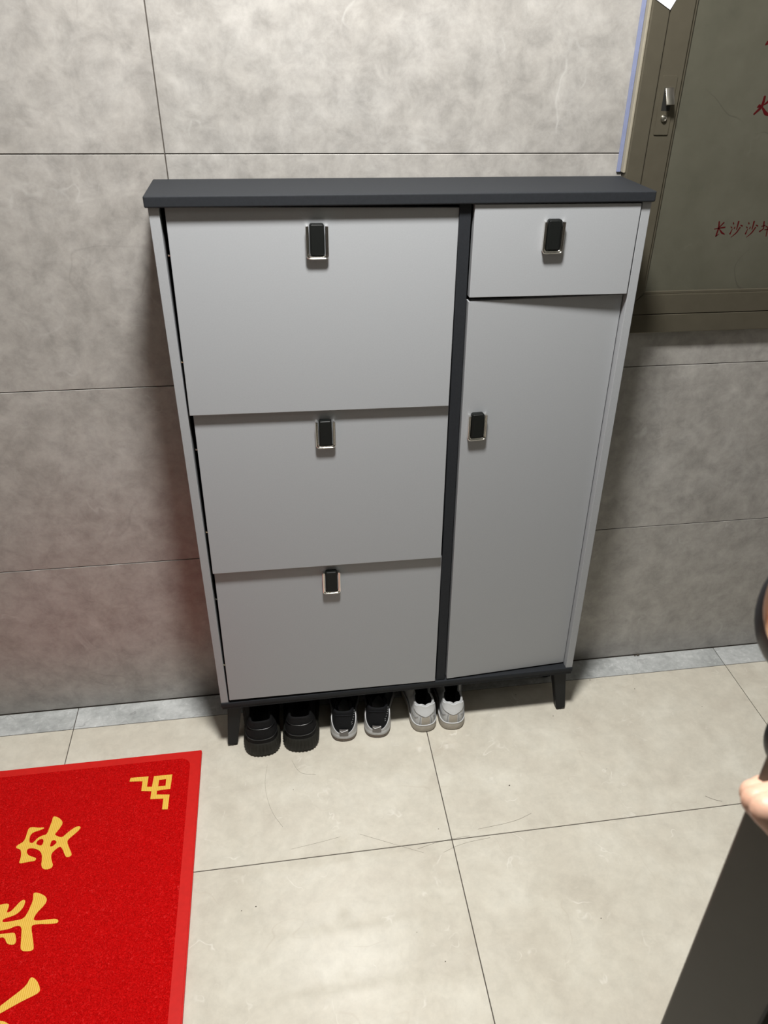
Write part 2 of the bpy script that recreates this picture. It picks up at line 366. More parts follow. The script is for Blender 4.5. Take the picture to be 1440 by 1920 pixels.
# legs: tapered and splayed
def leg(xo, s, y0, name='leg'):
    bm = bmesh.new()
    zt, zb, zr = .1226, .0105, (.0015 if y0 < .05 else .004)
    def ring(z, f): # f 0 top .. 1 bottom
        a = xo + s*(.0105 - .0105*f); wd = .031 - .0095*f
        d0 = y0 - .004*f if y0 < .05 else y0+.026-.0*f
        dd = .028-.008*f
        x0, x1 = (a, a+s*wd); y1 = d0+dd if y0 < .05 else d0-dd
        return [(x0, d0, z), (x1, d0, z), (x1, y1, z), (x0, y1, z)]
    ra = [bm.verts.new(v) for v in ring(zt, 0)]; rb = [bm.verts.new(v) for v in ring(.006, 1)]
    bm.faces.new(ra); bm.faces.new(rb)
    for i in range(4): bm.faces.new((ra[i], ra[(i+1) % 4], rb[(i+1) % 4], rb[i]))
    bmesh.ops.bevel(bm, geom=list(bm.edges), offset=.0012, segments=2, affect='EDGES')
    bmesh.ops.recalc_face_normals(bm, faces=bm.faces)
    o = auto_smooth(link(name, bm, M['leg'], cab))
    c = ring(.006, 1); cx = sum(v[0] for v in c)/4; cyy = sum(v[1] for v in c)/4
    bm = bmesh.new(); lathe(bm, [(.0085, zr), (.0095, zr+.002), (.0095, .0068)], 16, Matrix.Translation((cx, cyy, 0)))
    link('foot_pad', bm, M['foot'], o)
for xo, s in ((.0008, 1), (W-.0008+.003, -1)):
    leg(xo, s, .0)
    leg(xo, s, .10)

# handle: chrome U frame with a black pad
def handle(parent, x, z, y):
    h = bpy.data.objects.new('handle', None)
    bm = bmesh.new()
    # back plate with two posts, the body of the handle
    o = None
    pts = []
    for (r_, yy) in ((0, 0),):
        pass
    def upath(hw, zt, zb, r_):
        p = [(-hw, zt)]
        for i in range(7):
            a = R(180+90*i/6); p.append((-hw+r_+r_*math.cos(a), zb+r_+r_*math.sin(a)))
        for i in range(7):
            a = R(270+90*i/6); p.append((hw-r_+r_*math.cos(a), zb+r_+r_*math.sin(a)))
        p.append((hw, zt)); return p
    for hw, zt, zb, yy, rr in ((.0166, .0215, -.0266, -.0088, .0012), (.0138, .0215, -.0240, -.0076, .0010)):
        tube(bm, [(a, yy, b) for a, b in upath(hw, zt, zb, .005)], rr, 8)
    # web between the wires and the wall of the frame
    po = upath(.0168, .0215, -.0268, .005); pi = upath(.0134, .0215, -.0236, .0045)
    A = [bm.verts.new((a, -.0078, b)) for a, b in po]; B = [bm.verts.new((a, -.0070, b)) for a, b in pi]
    A2 = [bm.verts.new((a, 0, b)) for a, b in po]; B2 = [bm.verts.new((a, 0, b)) for a, b in pi]
    for i in range(len(po)-1):
        bm.faces.new((A[i], A[i+1], B[i+1], B[i])); bm.faces.new((A[i], A2[i], A2[i+1], A[i+1])); bm.faces.new((B[i], B[i+1], B2[i+1], B2[i]))
    bm.faces.new((A[0], B[0], B2[0], A2[0])); bm.faces.new((A[-1], A2[-1], B2[-1], B[-1]))
    bmesh.ops.recalc_face_normals(bm, faces=bm.faces)
    fr = auto_smooth(link('handle', bm, M['chrome'], parent, loc=(x, y, z)), 50)
    # black pad is a sub-part
    bm = bmesh.new(); prism(bm, rrect(.0228, .0478, .0035), -.0105, 0, 'y')
    es = [e for e in bm.edges if all(abs(v.co.y+.0105) < 1e-6 for v in e.verts)]
    bmesh.ops.bevel(bm, geom=es, offset=.0022, segments=3, affect='EDGES')
    bmesh.ops.translate(bm, verts=bm.verts, vec=(0, 0, .0014))
    pd = auto_smooth(link('pad', bm, M['pad'], fr), 40)
    return fr

def front(name, x0, x1, z0, z1, ybot, ytop, rot=0, th=.0150, yright=None):
    """a door or flap; local origin at its centre on the front face"""
    wd, ht = x1-x0, z1-z0
    bm = bmesh.new(); box(bm, -wd/2, wd/2, 0, th, -ht/2, ht/2, .0009, 2)
    o = link(name, bm, M['cab'], cab)
    o.location = ((x0+x1)/2, (ybot+ytop)/2, (z0+z1)/2)
    o.rotation_euler = (-math.atan2(ytop-ybot, ht), rot, 0)
    return o
FL = [('flap_door', .0212, .4725, .8110, 1.1440, -.0150, -.0045, R(.75), (.2464-.24685, 1.096-.9775)),
      ('flap_door', .0222, .4715, .4815, .8090, -.0150, -.0045, R(.5), (.2475-.24685, .766-.64525)),
      ('flap_door', .0205, .4722, .1468, .4785, -.0135, -.0045, R(.65), (.247-.24635, .4405-.3127))]
for nm, x0, x1, z0, z1, yb, yt, rr, (hx, hz) in FL:
    f = front(nm, x0, x1, z0, z1, yb, yt, rr)
    handle(f, hx, hz, 0)
    for zz in (.095, -.075):   # hinge pins in the left gap
        bm = bmesh.new(); tube(bm, [(-(x1-x0)/2-.004, .010, zz), (-(x1-x0)/2+.004, .010, zz)], .0016, 8)
        link('hinge_pin', bm, M['brass'] if zz < 0 else M['steel2'], f)
d = front('drawer', .4972, .7752, .9998, 1.1462, -.0140, -.0135, R(.3))
handle(d, .6296-.6362, 1.0985-1.0730, 0)
# cupboard door, its right edge set back
x0, x1, z0, z1 = .4972, .7770, .1455, .9935
bm = bmesh.new(); box(bm, 0, x1-x0, 0, .015, -(z1-z0)/2, (z1-z0)/2, .0009, 2)
dr = link('cupboard_door', bm, M['cab'], cab, loc=(x0, -.0112, (z0+z1)/2))
dr.rotation_euler = (0, R(-.05), math.atan2(.0150, x1-x0))
handle(dr, .5254-x0, .766-(z0+z1)/2, 0)

# ------------------------------------------------------------------ fire hydrant box on the wall
hb = empty('hydrant_box', (1.23, -.01, .8785), 'olive fire hydrant box with bronze frame and red lettering, set on the wall', 'hydrant box')
X0, X1, Z0, Z1 = .9662, 1.58, .8785, 1.86
def hbo(name, mat, *a, **k):
    o = boxo(name, mat, None, *a, **k); o.parent = hb; o.matrix_parent_inverse = Matrix.Translation(hb.location).inverted(); return o
FWD = .0298
hbo('frame_stile', M['steel'], X0, X0+FWD, -.020, -.0002, Z0, Z1, bev=.0012)
hbo('frame_stile', M['steel'], X1-FWD, X1, -.020, -.0002, Z0, Z1, bev=.0012)
hbo('frame_rail', M['steel'], X0+FWD, X1-FWD, -.020, -.0002, Z0, Z0+.0362, bev=.0012)
hbo('frame_rail', M['steel'], X0+FWD, X1-FWD, -.020, -.0002, Z1-.0362, Z1, bev=.0012)
hbo('backing', M['slot'], X0+FWD-.002, X1-FWD+.002, -.004, -.0003, Z0+.03, Z1-.03, bev=0)
SX0, SX1, SZ0, SZ1 = X0+FWD+.0013, X1-FWD-.0013, Z0+.0362+.0012, Z1-.0362-.0012
SW, SH = .0400, .0375
def mitre(name, pts, y0=-.0205, y1=-.004):
    bm = bmesh.new(); prism(bm, pts, y0, y1, 'y')
    bmesh.ops.bevel(bm, geom=[e for e in bm.edges if all(abs(v.co.y-y0) < 1e-6 for v in e.verts)], offset=.0009, segments=2, affect='EDGES')
    o = auto_smooth(link(name, bm, M['steel'])); o.parent = hb; o.matrix_parent_inverse = Matrix.Translation(hb.location).inverted(); return o
g = .0002
mitre('door_stile', [(SX0, SZ0+g), (SX0+SW, SZ0+SH+g), (SX0+SW, SZ1-SH-g), (SX0, SZ1-g)])
mitre('door_stile', [(SX1, SZ0+g), (SX1, SZ1-g), (SX1-SW, SZ1-SH-g), (SX1-SW, SZ0+SH+g)])
mitre('door_rail', [(SX0+g, SZ0), (SX1-g, SZ0), (SX1-SW-g, SZ0+SH), (SX0+SW+g, SZ0+SH)])
mitre('door_rail', [(SX0+g, SZ1), (SX0+SW+g, SZ1-SH), (SX1-SW-g, SZ1-SH), (SX1-g, SZ1)])
# slim bead round the panel, then the panel
IX0, IX1, IZ0, IZ1 = SX0+SW, SX1-SW, SZ0+SH, SZ1-SH
for a in ((IX0, IX0+.0055, IZ0, IZ1), (IX1-.0055, IX1, IZ0, IZ1), (IX0+.0055, IX1-.0055, IZ0, IZ0+.0055), (IX0+.0055, IX1-.0055, IZ1-.0055, IZ1)):
    hbo('panel_bead', M['steel'], a[0], a[1], -.0165, -.004, a[2], a[3], bev=.0008)
hbo('panel', M['pane'], IX0, IX1, -.0130, -.004, IZ0, IZ1, bev=0)
# lettering: brush strokes printed on the panel
def character(strokes):
  bm = bmesh.new()
  for pts, ws in strokes:
      P2 = [Vector(p) for p in pts]
      # densify
      dn, dw = [], []
      for i in range(len(P2)-1):
          for k in range(5):
              f = k/5; dn.append(P2[i].lerp(P2[i+1], f)); dw.append(ws[i]*(1-f)+ws[i+1]*f)
      dn.append(P2[-1]); dw.append(ws[-1])
      if len(dn) > 8:
          for _ in range(3): dn = [dn[0]]+[(dn[i-1]+dn[i]*2+dn[i+1])/4 for i in range(1, len(dn)-1)]+[dn[-1]]
      L_, R_ = [], []
      for i, p in enumerate(dn):
          t_ = (dn[min(i+1, len(dn)-1)]-dn[max(i-1, 0)]).normalized(); nn = Vector((-t_.y, t_.x))*dw[i]*.66
          L_.append(p+nn); R_.append(p-nn)
      cap = lambda c, t_, r_: c+t_*r_*.5
      out = L_+[cap(dn[-1], (dn[-1]-dn[-2]).normalized(), dw[-1])]+R_[::-1]+[cap(dn[0], (dn[0]-dn[1]).normalized(), dw[0])]
      vs = [bm.verts.new((q.x, -.01325, q.y)) for q in out]; vb = [bm.verts.new((q.x, -.0130, q.y)) for q in out]
      try:
          bm.faces.new(vs)
          for i in range(len(vs)): bm.faces.new((vs[i], vs[(i+1) % len(vs)], vb[(i+1) % len(vs)], vb[i]))
      except ValueError: pass
  bmesh.ops.recalc_face_normals(bm, faces=bm.faces)
  lt = link('character', bm, M['red_ink'], kind='stuff'); lt.parent = hb; lt.matrix_parent_inverse = Matrix.Translation(hb.location).inverted()
  tag(lt, 'dark red brush character printed on the panel')
for i0, i1 in ((0, 5), (5, 12), (12, 19), (19, 26), (26, 30), (30, 31)): character(STROKES[i0:i1])
# latch
lp = bmesh.new(); prism(lp, [(1.0160+a, 1.2730+b) for a, b in rrect(.0258, .0890, .0022)], -.0222, -.0200, 'y')
bmesh.ops.bevel(lp, geom=[e for e in lp.edges if all(abs(v.co.y+.0222) < 1e-6 for v in e.verts)], offset=.0007, segments=2, affect='EDGES')
lk = auto_smooth(link('lock_plate', lp, M['steel'])); lk.parent = hb; lk.matrix_parent_inverse = Matrix.Translation(hb.location).inverted()
def sub(o): o.parent = lk; return o
sub(boxo('latch_slot', M['slot'], None, 1.0088, 1.0241, -.02235, -.0215, 1.2655, 1.3000, bev=0))
bm = bmesh.new(); box(bm, -.0072, .0072, -.0032, 0, -.0265, 0, .0007, 2)
lv = auto_smooth(link('latch_lever', bm, M['steel2'])); lv.location = (1.0165, -.0225, 1.2988); lv.rotation_euler = (R(-25), R(-3), 0); sub(lv)
bm = bmesh.new(); lathe(bm, [(.0056, 0), (.0056, .0022), (.0044, .0040), (.0026, .0046), (.0024, .0040), (.001, .0040)], 24, Matrix.Translation((1.0160, -.0215, 1.2541)) @ Matrix.Rotation(R(90), 4, 'X'))
sub(auto_smooth(link('lock_cylinder', bm, M['steel2'])))
# seal along the frame's left side
hbo('sealant_bead', M['caulk'], X0-.0042, X0, -.0150, -.0002, 1.168, Z1, bev=.001)
hbo('protective_film', M['film'], X0-.0115, X0-.0045, -.0035, -.0002, 1.168, Z1, bev=.0006)
# paper slip hanging on the frame
pb = bmesh.new()
c0 = Vector((.9954, 1.4074)); a_ = (Vector((.9707, 1.4198))-c0).normalized(); b_ = (Vector((1.0026, 1.4205))-c0).normalized()
prism(pb, [tuple(c0), tuple(c0+b_*.05), tuple(c0+b_*.05+a_*.031), tuple(c0+a_*.031)], -.0213, -.0208, 'y')
tag(link('paper_slip', pb, M['paper']), 'white paper slip stuck askew on the frame of the hydrant box', 'paper')

# ------------------------------------------------------------------ red door mat
mt = empty('door_mat', (-.2, -.65, 0), 'red vinyl door mat with gold characters lying on the beige floor', 'mat')
MX0, MX1, MY0, MY1, MZ = -.49, .1125, -1.08, -.1785, .0095
def mo(name, bm, mat_):
    o = link(name, bm, mat_); o.parent = mt; o.matrix_parent_inverse = Matrix.Translation(mt.location).inverted(); return o
bm = bmesh.new(); cx, cy_ = (MX0+MX1)/2, (MY0+MY1)/2
outer = [(cx+a, cy_+b) for a, b in rrect(MX1-MX0, MY1-MY0, .003, 3)]
prism(bm, outer, .0008, MZ)
bmesh.ops.bevel(bm, geom=[e for e in bm.edges if all(abs(v.co.z-MZ) < 1e-6 for v in e.verts)], offset=.002, segments=2, affect='EDGES')
auto_smooth(mo('border', bm, M['matb']))
bm = bmesh.new()
fo = [(cx+a, cy_+b) for a, b in rrect(MX1-MX0-.046, MY1-MY0-.042, .022, 8)]
prism(bm, fo, MZ-.003, MZ+.0012)
mo('pile', bm, M['mat'])
def inlay(polys, name='character'):
    cu = bpy.data.curves.new(name, 'CURVE'); cu.dimensions = '2D'; cu.fill_mode = 'BOTH'; cu.extrude = .0007
    for pl in polys:
        s = cu.splines.new('POLY'); s.points.add(len(pl)-1); s.use_cyclic_u = True
        for pt_, (a, b) in zip(s.points, pl): pt_.co = (a, b, 0, 1)
    tmp = bpy.data.objects.new('tmp', cu); COL.objects.link(tmp)
    dg = bpy.context.evaluated_depsgraph_get(); me = bpy.data.meshes.new_from_object(tmp.evaluated_get(dg))
    bpy.data.objects.remove(tmp); bpy.data.curves.remove(cu)
    me.name = name; me.materials.clear(); me.materials.append(M['gold'])
    o = bpy.data.objects.new(name, me); COL.objects.link(o)
    o.parent = mt; o.matrix_parent_inverse = Matrix.Translation(mt.location).inverted(); o.location = (0, 0, MZ+.0012)
    return o
def smooth_loop(pl, it=2):
    pl = [Vector(p) for p in pl]
    for _ in range(it):
        q = []
        for i in range(len(pl)):
            a, b = pl[i], pl[(i+1) % len(pl)]; q += [a*.75+b*.25, a*.25+b*.75]
        pl = q
    return pl
inlay([smooth_loop(p) for p in MATP['AN']])
inlay([smooth_loop(p) for p in MATP['PING']]+[smooth_loop(p) for p in MATP['DOT']])
inlay([smooth_loop(p) for p in MATP['RU1']]+[smooth_loop(p) for p in MATP['RU2']])
for sx, sy in ((1, 1), (-1, 1), (1, -1), (-1, -1)):
    inlay([[(cx+(p[0]-cx)*sx, cy_+(p[1]-cy_)*sy) for p in pl] for pl in MATP['FRET']], 'corner_fret')

# ------------------------------------------------------------------ shoes
def cat(pts, n):
    """closed Catmull-Rom through pts -> n samples"""
    N = len(pts); out = []
    for k in range(n):
        u = k*N/n; i = int(u); f = u-i
        p0, p1, p2, p3 = (Vector(pts[(i+j-1) % N]) for j in range(4))
        out.append(.5*((2*p1)+(p2-p0)*f+(2*p0-5*p1+4*p2-p3)*f*f+(3*p1-p0-3*p2+p3)*f**3))
    return out
NU = 72
class Shoe:
    def __init__(s, L, wh, wb, zs, zt, zf, wo, y0, side=.82, wave=0, lean=.0):
        s.L, s.wh, s.wb, s.zs, s.zt, s.zf, s.wo, s.y0, s.side, s.wave = L, wh, wb, zs, zt, zf, wo, y0, side, wave
        half = [(0, 0), (.62*wh, .0045), (.93*wh, .019), (wh, .042), (.97*wh, .28*L), (.95*wh, .45*L), (wb, .68*L), (.9*wb, .82*L), (.55*wb, .955*L), (0, L)]
        ctrl = half+[(-x, y) for x, y in half[1:-1]][::-1]
        s.out = cat(ctrl, NU)       # starts at the heel back, runs round by +x
    def P(s, i, grow=0):
        p = s.out[i % NU]
        if grow:
            t = (s.out[(i+1) % NU]-s.out[(i-1) % NU]).normalized(); p = p+Vector((t.y, -t.x))*grow
        return p
    def Q(s, i):
        p = s.out[i % NU]; r_ = p.y/s.L
        y1 = s.L*.66
        zz = s.zt + (s.side*s.zt-s.zt)*math.sin(min(1, r_/.32)*math.pi/2) if r_ < .32 else s.side*s.zt+(s.zf-s.side*s.zt)*((r_-.32)/.68)**1.3
        if s.wave and r_ < .14:
            ang = p.x/s.wh
            zz += s.wave*(math.cos(ang*math.pi*2)*-.5) * (1 if abs(ang) < .8 else .4)
        nar = 1 if r_ < .5 else 1-.25*(r_-.5)
        return Vector((p.x/s.wb*s.wo*nar if r_ > .4 else p.x/s.wh*s.wo, s.y0+r_*(y1-s.y0), zz))
    def S(s, i, v, off=0):
        p = s.P(i, -.0012); a = Vector((p.x, p.y, s.zs)); d = s.Q(i)
        r_ = s.out[i % NU].y/s.L
        out = s.P(i, .002)
        b = Vector((out.x, out.y, s.zs+(d.z-s.zs)*(.45 if r_ < .55 else .5+.25*(r_-.55)/.45)))
        c = Vector((d.x+(a.x-d.x)*.25, d.y+(a.y-d.y)*(.12 if r_ < .5 else .45*(r_-.5)/.5+.12), d.z-(d.z-s.zs)*.22 if r_ < .5 else d.z-(d.z-s.zs)*.12))
        w_ = 1-v
        pt_ = a*w_**3+b*3*w_*w_*v+c*3*w_*v*v+d*v**3
        if off:
            e = 1e-3
            du = s.S(i+1, v)-s.S(i-1, v); dv = s.S(i, min(1, v+e))-s.S(i, max(0, v-e))
            n_ = du.cross(dv)
            if n_.length > 0: pt_ = pt_+n_.normalized()*off
        return pt_

def grid(bm, rows, closed=True):
    V = [[bm.verts.new(p) for p in r_] for r_ in rows]
    for A, B in zip(V, V[1:]):
        n = len(A)
        for k in range(n if closed else n-1): bm.faces.new((A[k], A[(k+1) % n], B[(k+1) % n], B[k]))
    return V

def patch(s, name, mat, parent, i0, i1, vlo, vhi, off=.0008, nv=6, th=.0008):
    """a panel laid on the upper's surface between index i0..i1 and the curves vlo(i)..vhi(i)"""
    bm = bmesh.new(); idx = list(range(i0, i1+1))
    f = lambda v, i: v(i) if callable(v) else v
    top = [[s.S(i, f(vlo, i)+(f(vhi, i)-f(vlo, i))*k/nv, off) for i in idx] for k in range(nv+1)]
    bot = [[s.S(i, f(vlo, i)+(f(vhi, i)-f(vlo, i))*k/nv, off-th) for i in idx] for k in range(nv+1)]
    A = grid(bm, top, False); B = grid(bm, bot, False)
    for (a, b) in ((A[0], B[0]), (A[-1], B[-1])):
        for k in range(len(a)-1): bm.faces.new((a[k], a[k+1], b[k+1], b[k]))
    for j in (0, -1):
        for k in range(nv): bm.faces.new((A[k][j], A[k+1][j], B[k+1][j], B[k][j]))
    bmesh.ops.recalc_face_normals(bm, faces=bm.faces)
    return auto_smooth(link(name, bm, mat, parent), 50)

def shoe_body(s, root, upper, lining, tongue):
    # upper: outside, rolled collar, lining inside
    bm = bmesh.new(); NV = 14
    rows = [[s.S(i, k/NV) for i in range(NU)] for k in range(NV+1)]
    top = rows[-1]; c = sum((Vector(p) for p in top), Vector())/NU
    def inn(k, dz):
        return [Vector((p.x-(1 if p.x > 0 else -1)*min(abs(p.x), k), p.y+(k if p.y < c.y else -k)*min(1, abs(p.y-c.y)/.03), p.z+dz)) for p in top]
    rows.append([(Vector(a)+b)/2+Vector((0, 0, .0016)) for a, b in zip(top, inn(.004, 0))]); rows.append(inn(.0045, -.001))
    grid(bm, rows); bmesh.ops.recalc_face_normals(bm, faces=bm.faces)
    auto_smooth(link('upper', bm, upper, root), 60)
    bm = bmesh.new()
    r0 = inn(.0046, -.001); r1 = [Vector((p.x*1.0, p.y, s.zs+.022)) for p in inn(.006, 0)]; r2 = [Vector((p.x*.9, p.y, s.zs+.008)) for p in inn(.007, 0)]
    V = grid(bm, [r0, r1, r2]); bm.faces.new(V[-1]); bmesh.ops.recalc_face_normals(bm, faces=bm.faces)
    auto_smooth(link('lining', bm, lining, root), 60)
    # tongue: a curved leaf rising in the front of the opening
    bm = bmesh.new(); rows = []
    for k in range(9):
        f = k/8; y = s.L*(.60-.22*f); z = s.zf*(.86)+(.020)*f+.0*f; hw = s.wo*(.55+.25*f)*(1 if k < 7 else (.9 if k == 7 else .62))
        rows.append([Vector((hw*math.sin(a), y+.004*math.cos(a), z+.010*math.cos(a)-.006)) for a in (R(-80+160*j/10) for j in range(11))])
    back = [[p+Vector((0, -.003, -.004)) for p in r_] for r_ in rows]
    A = grid(bm, rows, False); B = grid(bm, back, False)
    for a, b in ((A[0], B[0]), (A[-1], B[-1])):
        for k in range(10): bm.faces.new((a[k], a[k+1], b[k+1], b[k]))
    for j in (0, -1):
        for k in range(8): bm.faces.new((A[k][j], A[k+1][j], B[k+1][j], B[k][j]))
    bmesh.ops.recalc_face_normals(bm, faces=bm.faces)
    auto_smooth(link('tongue', bm, tongue, root), 60)
    # laces across the vamp
    bm = bmesh.new()
    for k in range(4):
        f = .70+.055*k; y = s.L*f; z0 = s.zf*(1.02-.16*k)
        tube(bm, [(-s.wo*.55, y, z0-.012), (-s.wo*.25, y, z0-.002), (0, y, z0), (s.wo*.25, y, z0-.002), (s.wo*.55, y, z0-.012)], .0018, 6)
    link('laces', bm, tongue, root, kind='stuff')

def sole(s, root, mat, prof, name='sole', rib=0, nrib=0):
    """prof: list of (z, grow) rings from the ground up"""
    bm = bmesh.new(); rows = []
    for z, g_ in prof:
        r_ = []
        for i in range(NU*(4 if rib else 1)):
            if rib:
                f = i/4; a = s.P(int(f), g_); b = s.P(int(f)+1, g_); p = a.lerp(b, f-int(f))
                k = 1 if 0 < (z-.004) and z < .034 else .0
                t = (b-a).normalized(); p = p+Vector((t.y, -t.x))*(rib*(abs(math.sin(i/4*math.pi*nrib/NU))-.5)*k)
            else: p = s.P(i, g_)
            toe = .006*max(0, (p.y/s.L-.8)/.2)**2
            r_.append((p.x, p.y, z+toe))
        rows.append(r_)
    V = grid(bm, rows); bm.faces.new(V[0]); bm.faces.new(V[-1]); bmesh.ops.recalc_face_normals(bm, faces=bm.faces)
    return auto_smooth(link(name, bm, mat, root), 40)

def band(s, root, name, mat, z, g_, r_=.0011, i0=None, i1=None):
    bm = bmesh.new()
    if i0 is None: tube(bm, [(*s.P(i, g_), z) for i in range(NU)], r_, 6, True)
    else: tube(bm, [(*s.P(i, g_), z) for i in range(i0, i1+1)], r_, 6)
    return auto_smooth(link(name, bm, mat, root), 60)

def curve_on(s, name, mat, parent, pts, r_=.0006, off=.0008):
    """a raised seam following (index, v) points on the upper"""
    bm = bmesh.new(); P_ = []
    for (ia, va), (ib, vb) in zip(pts, pts[1:]):
        for k in range(4):
            f = k/4; ii = ia+(ib-ia)*f; i0 = math.floor(ii); q = s.S(i0, va+(vb-va)*f, off).lerp(s.S(i0+1, va+(vb-va)*f, off), ii-i0); P_.append(q)
    ii = pts[-1][0]; i0 = math.floor(ii); P_.append(s.S(i0, pts[-1][1], off).lerp(s.S(i0+1, pts[-1][1], off), ii-i0))
    tube(bm, P_, r_, 6)
    return link(name, bm, mat, parent)

def black_shoe(loc, rz, label):
    s = Shoe(.190, .0350, .0365, .036, .092, .098, .026, .012, .86)
    r_ = empty('shoe', loc, label, 'shoe', 'black chunky shoes under the cabinet'); r_.rotation_euler.z = rz
    shoe_body(s, r_, M['s_blk'], M['s_line'], M['s_blk'])
    sole(s, r_, M['s_olive'], [(0, -.002), (.003, .0022), (.006, .0046), (.020, .0056), (.032, .0040), (.037, .0022), (.040, -.001), (.038, -.004)], rib=.0022, nrib=56)
    patch(s, 'heel_counter', M['s_blk'], r_, -9, 9, .02, lambda i: .62-.10*(abs(i)/9)**2, .0016)
    curve_on(s, 'heel_trim', M['s_gloss'], r_, [(i, .20+.0016*i*i) for i in range(-9, 10, 3)], .0011, .0024)
    curve_on(s, 'collar_seam', M['s_gloss'], r_, [(i, .62+.0018*i*i) for i in range(-9, 10, 3)], .0007, .0018)
    return r_
def knit_shoe(loc, rz, label, side):
    s = Shoe(.184, .0285, .035, .013, .080, .092, .0235, .012, .9)
    r_ = empty('shoe', loc, label, 'shoe', 'black and grey running shoes under the cabinet'); r_.rotation_euler.z = rz
    shoe_body(s, r_, M['s_knit'], M['s_line'], M['s_knit'])
    sole(s, r_, M['s_brown'], [(0, -.003), (.002, .001), (.006, .0022), (.009, .0018), (.009, -.003)], 'outsole')
    sole(s, r_, M['s_pale'], [(.0085, .0015), (.011, .0026), (.017, .0026), (.021, .0012), (.022, -.003)], 'midsole')
    patch(s, 'heel_clip', M['s_pale'], r_, -17, 17, .0, lambda i: .10+.50*min(1, (abs(i)/11))**1.5 if abs(i) < 12 else max(.06, .62-.10*(abs(i)-12)), .0022, th=.002)
    tb = patch(s, 'heel_tab', M['s_tab'], r_, -2, 2, .08, .30, .0036, th=.0014)
    curve_on(s, 'tick_mark', M['s_tick'], r_, [(-1.6, .255), (-.9, .225), (0, .245), (1.8, .29)], .0008, .0042)
    curve_on(s, 'collar_seam', M['s_knit'], r_, [(i, .84-.002*i*i) for i in range(-5, 6)], .0012, .0006)
    bm = bmesh.new()
    for k in range(7):
        i = side*(4+k*.95); v = .42+.075*k; i0 = math.floor(i)
        a = s.S(i0, v, .001); b = s.S(i0+1, min(1, v+.03), .001); tube(bm, [a.lerp(b, .1), a.lerp(b, .8)], .0006, 5)
    link('stitching', bm, M['s_grey'], r_, kind='stuff')
    return r_
def white_shoe(loc, rz, label):
    s = Shoe(.182, .0285, .0335, .020, .074, .088, .0235, .010, .95, wave=.005)
    r_ = empty('shoe', loc, label, 'shoe', 'white leather sneakers under the cabinet'); r_.rotation_euler.z = rz
    shoe_body(s, r_, M['s_white2'], M['s_line'], M['s_line'])
    sole(s, r_, M['s_tan'], [(0, -.002), (.002, .0012), (.006, .0024), (.017, .0024), (.0215, .0014), (.022, -.003)])
    band(s, r_, 'welt', M['s_white'], .0222, .0012, .0014)
    patch(s, 'heel_pad', M['s_white'], r_, -8, 8, lambda i: .42+.34*min(1, abs(i)/8)**1.6, 1.0, .0022, th=.002)
    curve_on(s, 'pad_seam', M['s_grey'], r_, [(i, .41+.34*min(1, abs(i)/8)**1.6) for i in range(-8, 9, 2)], .0006, .0012)
    patch(s, 'heel_strip', M['s_tan'], r_, -2, 2, .03, .40, .0014, th=.001)
    for sg in (-1, 1):
        curve_on(s, 'side_seam', M['s_grey'], r_, [(sg*3, .05), (sg*2.6, .38)], .0005, .001)
        curve_on(s, 'quarter_seam', M['s_grey'], r_, [(sg*4, .36), (sg*6, .30), (sg*9, .42), (sg*13, .62)], .0005, .0008)
    return r_
black_shoe((.2488, -.2065, .0006), R(2), 'black chunky ribbed-sole shoe beside the left cabinet leg')
black_shoe((.3325, -.2055, .0006), R(-3), 'black chunky ribbed-sole shoe next to the running shoes')
knit_shoe((.4300, -.1905, .0006), R(-5), 'black running shoe with grey heel, the left one of its pair', 1)
knit_shoe((.5055, -.1895, .0006), R(-9), 'black running shoe with grey heel, toe turned toward the white sneakers', 1)
white_shoe((.6190, -.1875, .0006), R(1), 'white sneaker with wavy collar beside the running shoes')
white_shoe((.6830, -.1895, .0006), R(-5), 'white sneaker with wavy collar, rightmost of all shoes')

# ------------------------------------------------------------------ open door leaf close to the camera on the right
dl = Vector((.866, .5, 0)); dn = Vector((-.5, .866, 0)); P0 = Vector((.657, -1.127, 0))
mdoor = Matrix(((dl.x, dn.x, 0, P0.x), (dl.y, dn.y, 0, P0.y), (0, 0, 1, 0), (0, 0, 0, 1)))   # local x along the leaf, y out of its far face
door = tag(boxo('door_1', M['doorm'], None, 0, 1.02, -.070, 0, .008, 2.06, .002, 2), kind='structure')
door.matrix_world = mdoor
def dsub(name, bm, mat_, parent=door, ang=40): return auto_smooth(link(name, bm, mat_, parent), ang)
boxo('edge_seal', M['blk'], door, -.0012, .0005, -.0705, -.0680, .01, 2.055, 0)
bm = bmesh.new(); box(bm, .035, .115, 0, .010, .86, 1.18, .003, 3); lb = dsub('lock_body', bm, M['blk'])
def ell(bm, c, r3, n=20):
    bmesh.ops.create_uvsphere(bm, u_segments=n, v_segments=n//2+2, radius=1, matrix=Matrix.Translation(c) @ Matrix.Diagonal((*r3, 1)))
    return bm
bm = bmesh.new(); ell(bm, (.085, .030, 1.042), (.030, .0405, .056), 32); hd = dsub('door_handle', bm, M['blk'], lb, 60)
bm = bmesh.new(); ell(bm, (.054, .0275, 1.072), (.020, .0275, .046), 32); dsub('handle_inlay', bm, M['copper'], hd, 60)
bm = bmesh.new(); ell(bm, (.085, .010, .932), (.022, .0225, .030), 28); dsub('thumb_turn', bm, M['blk'], lb, 60)

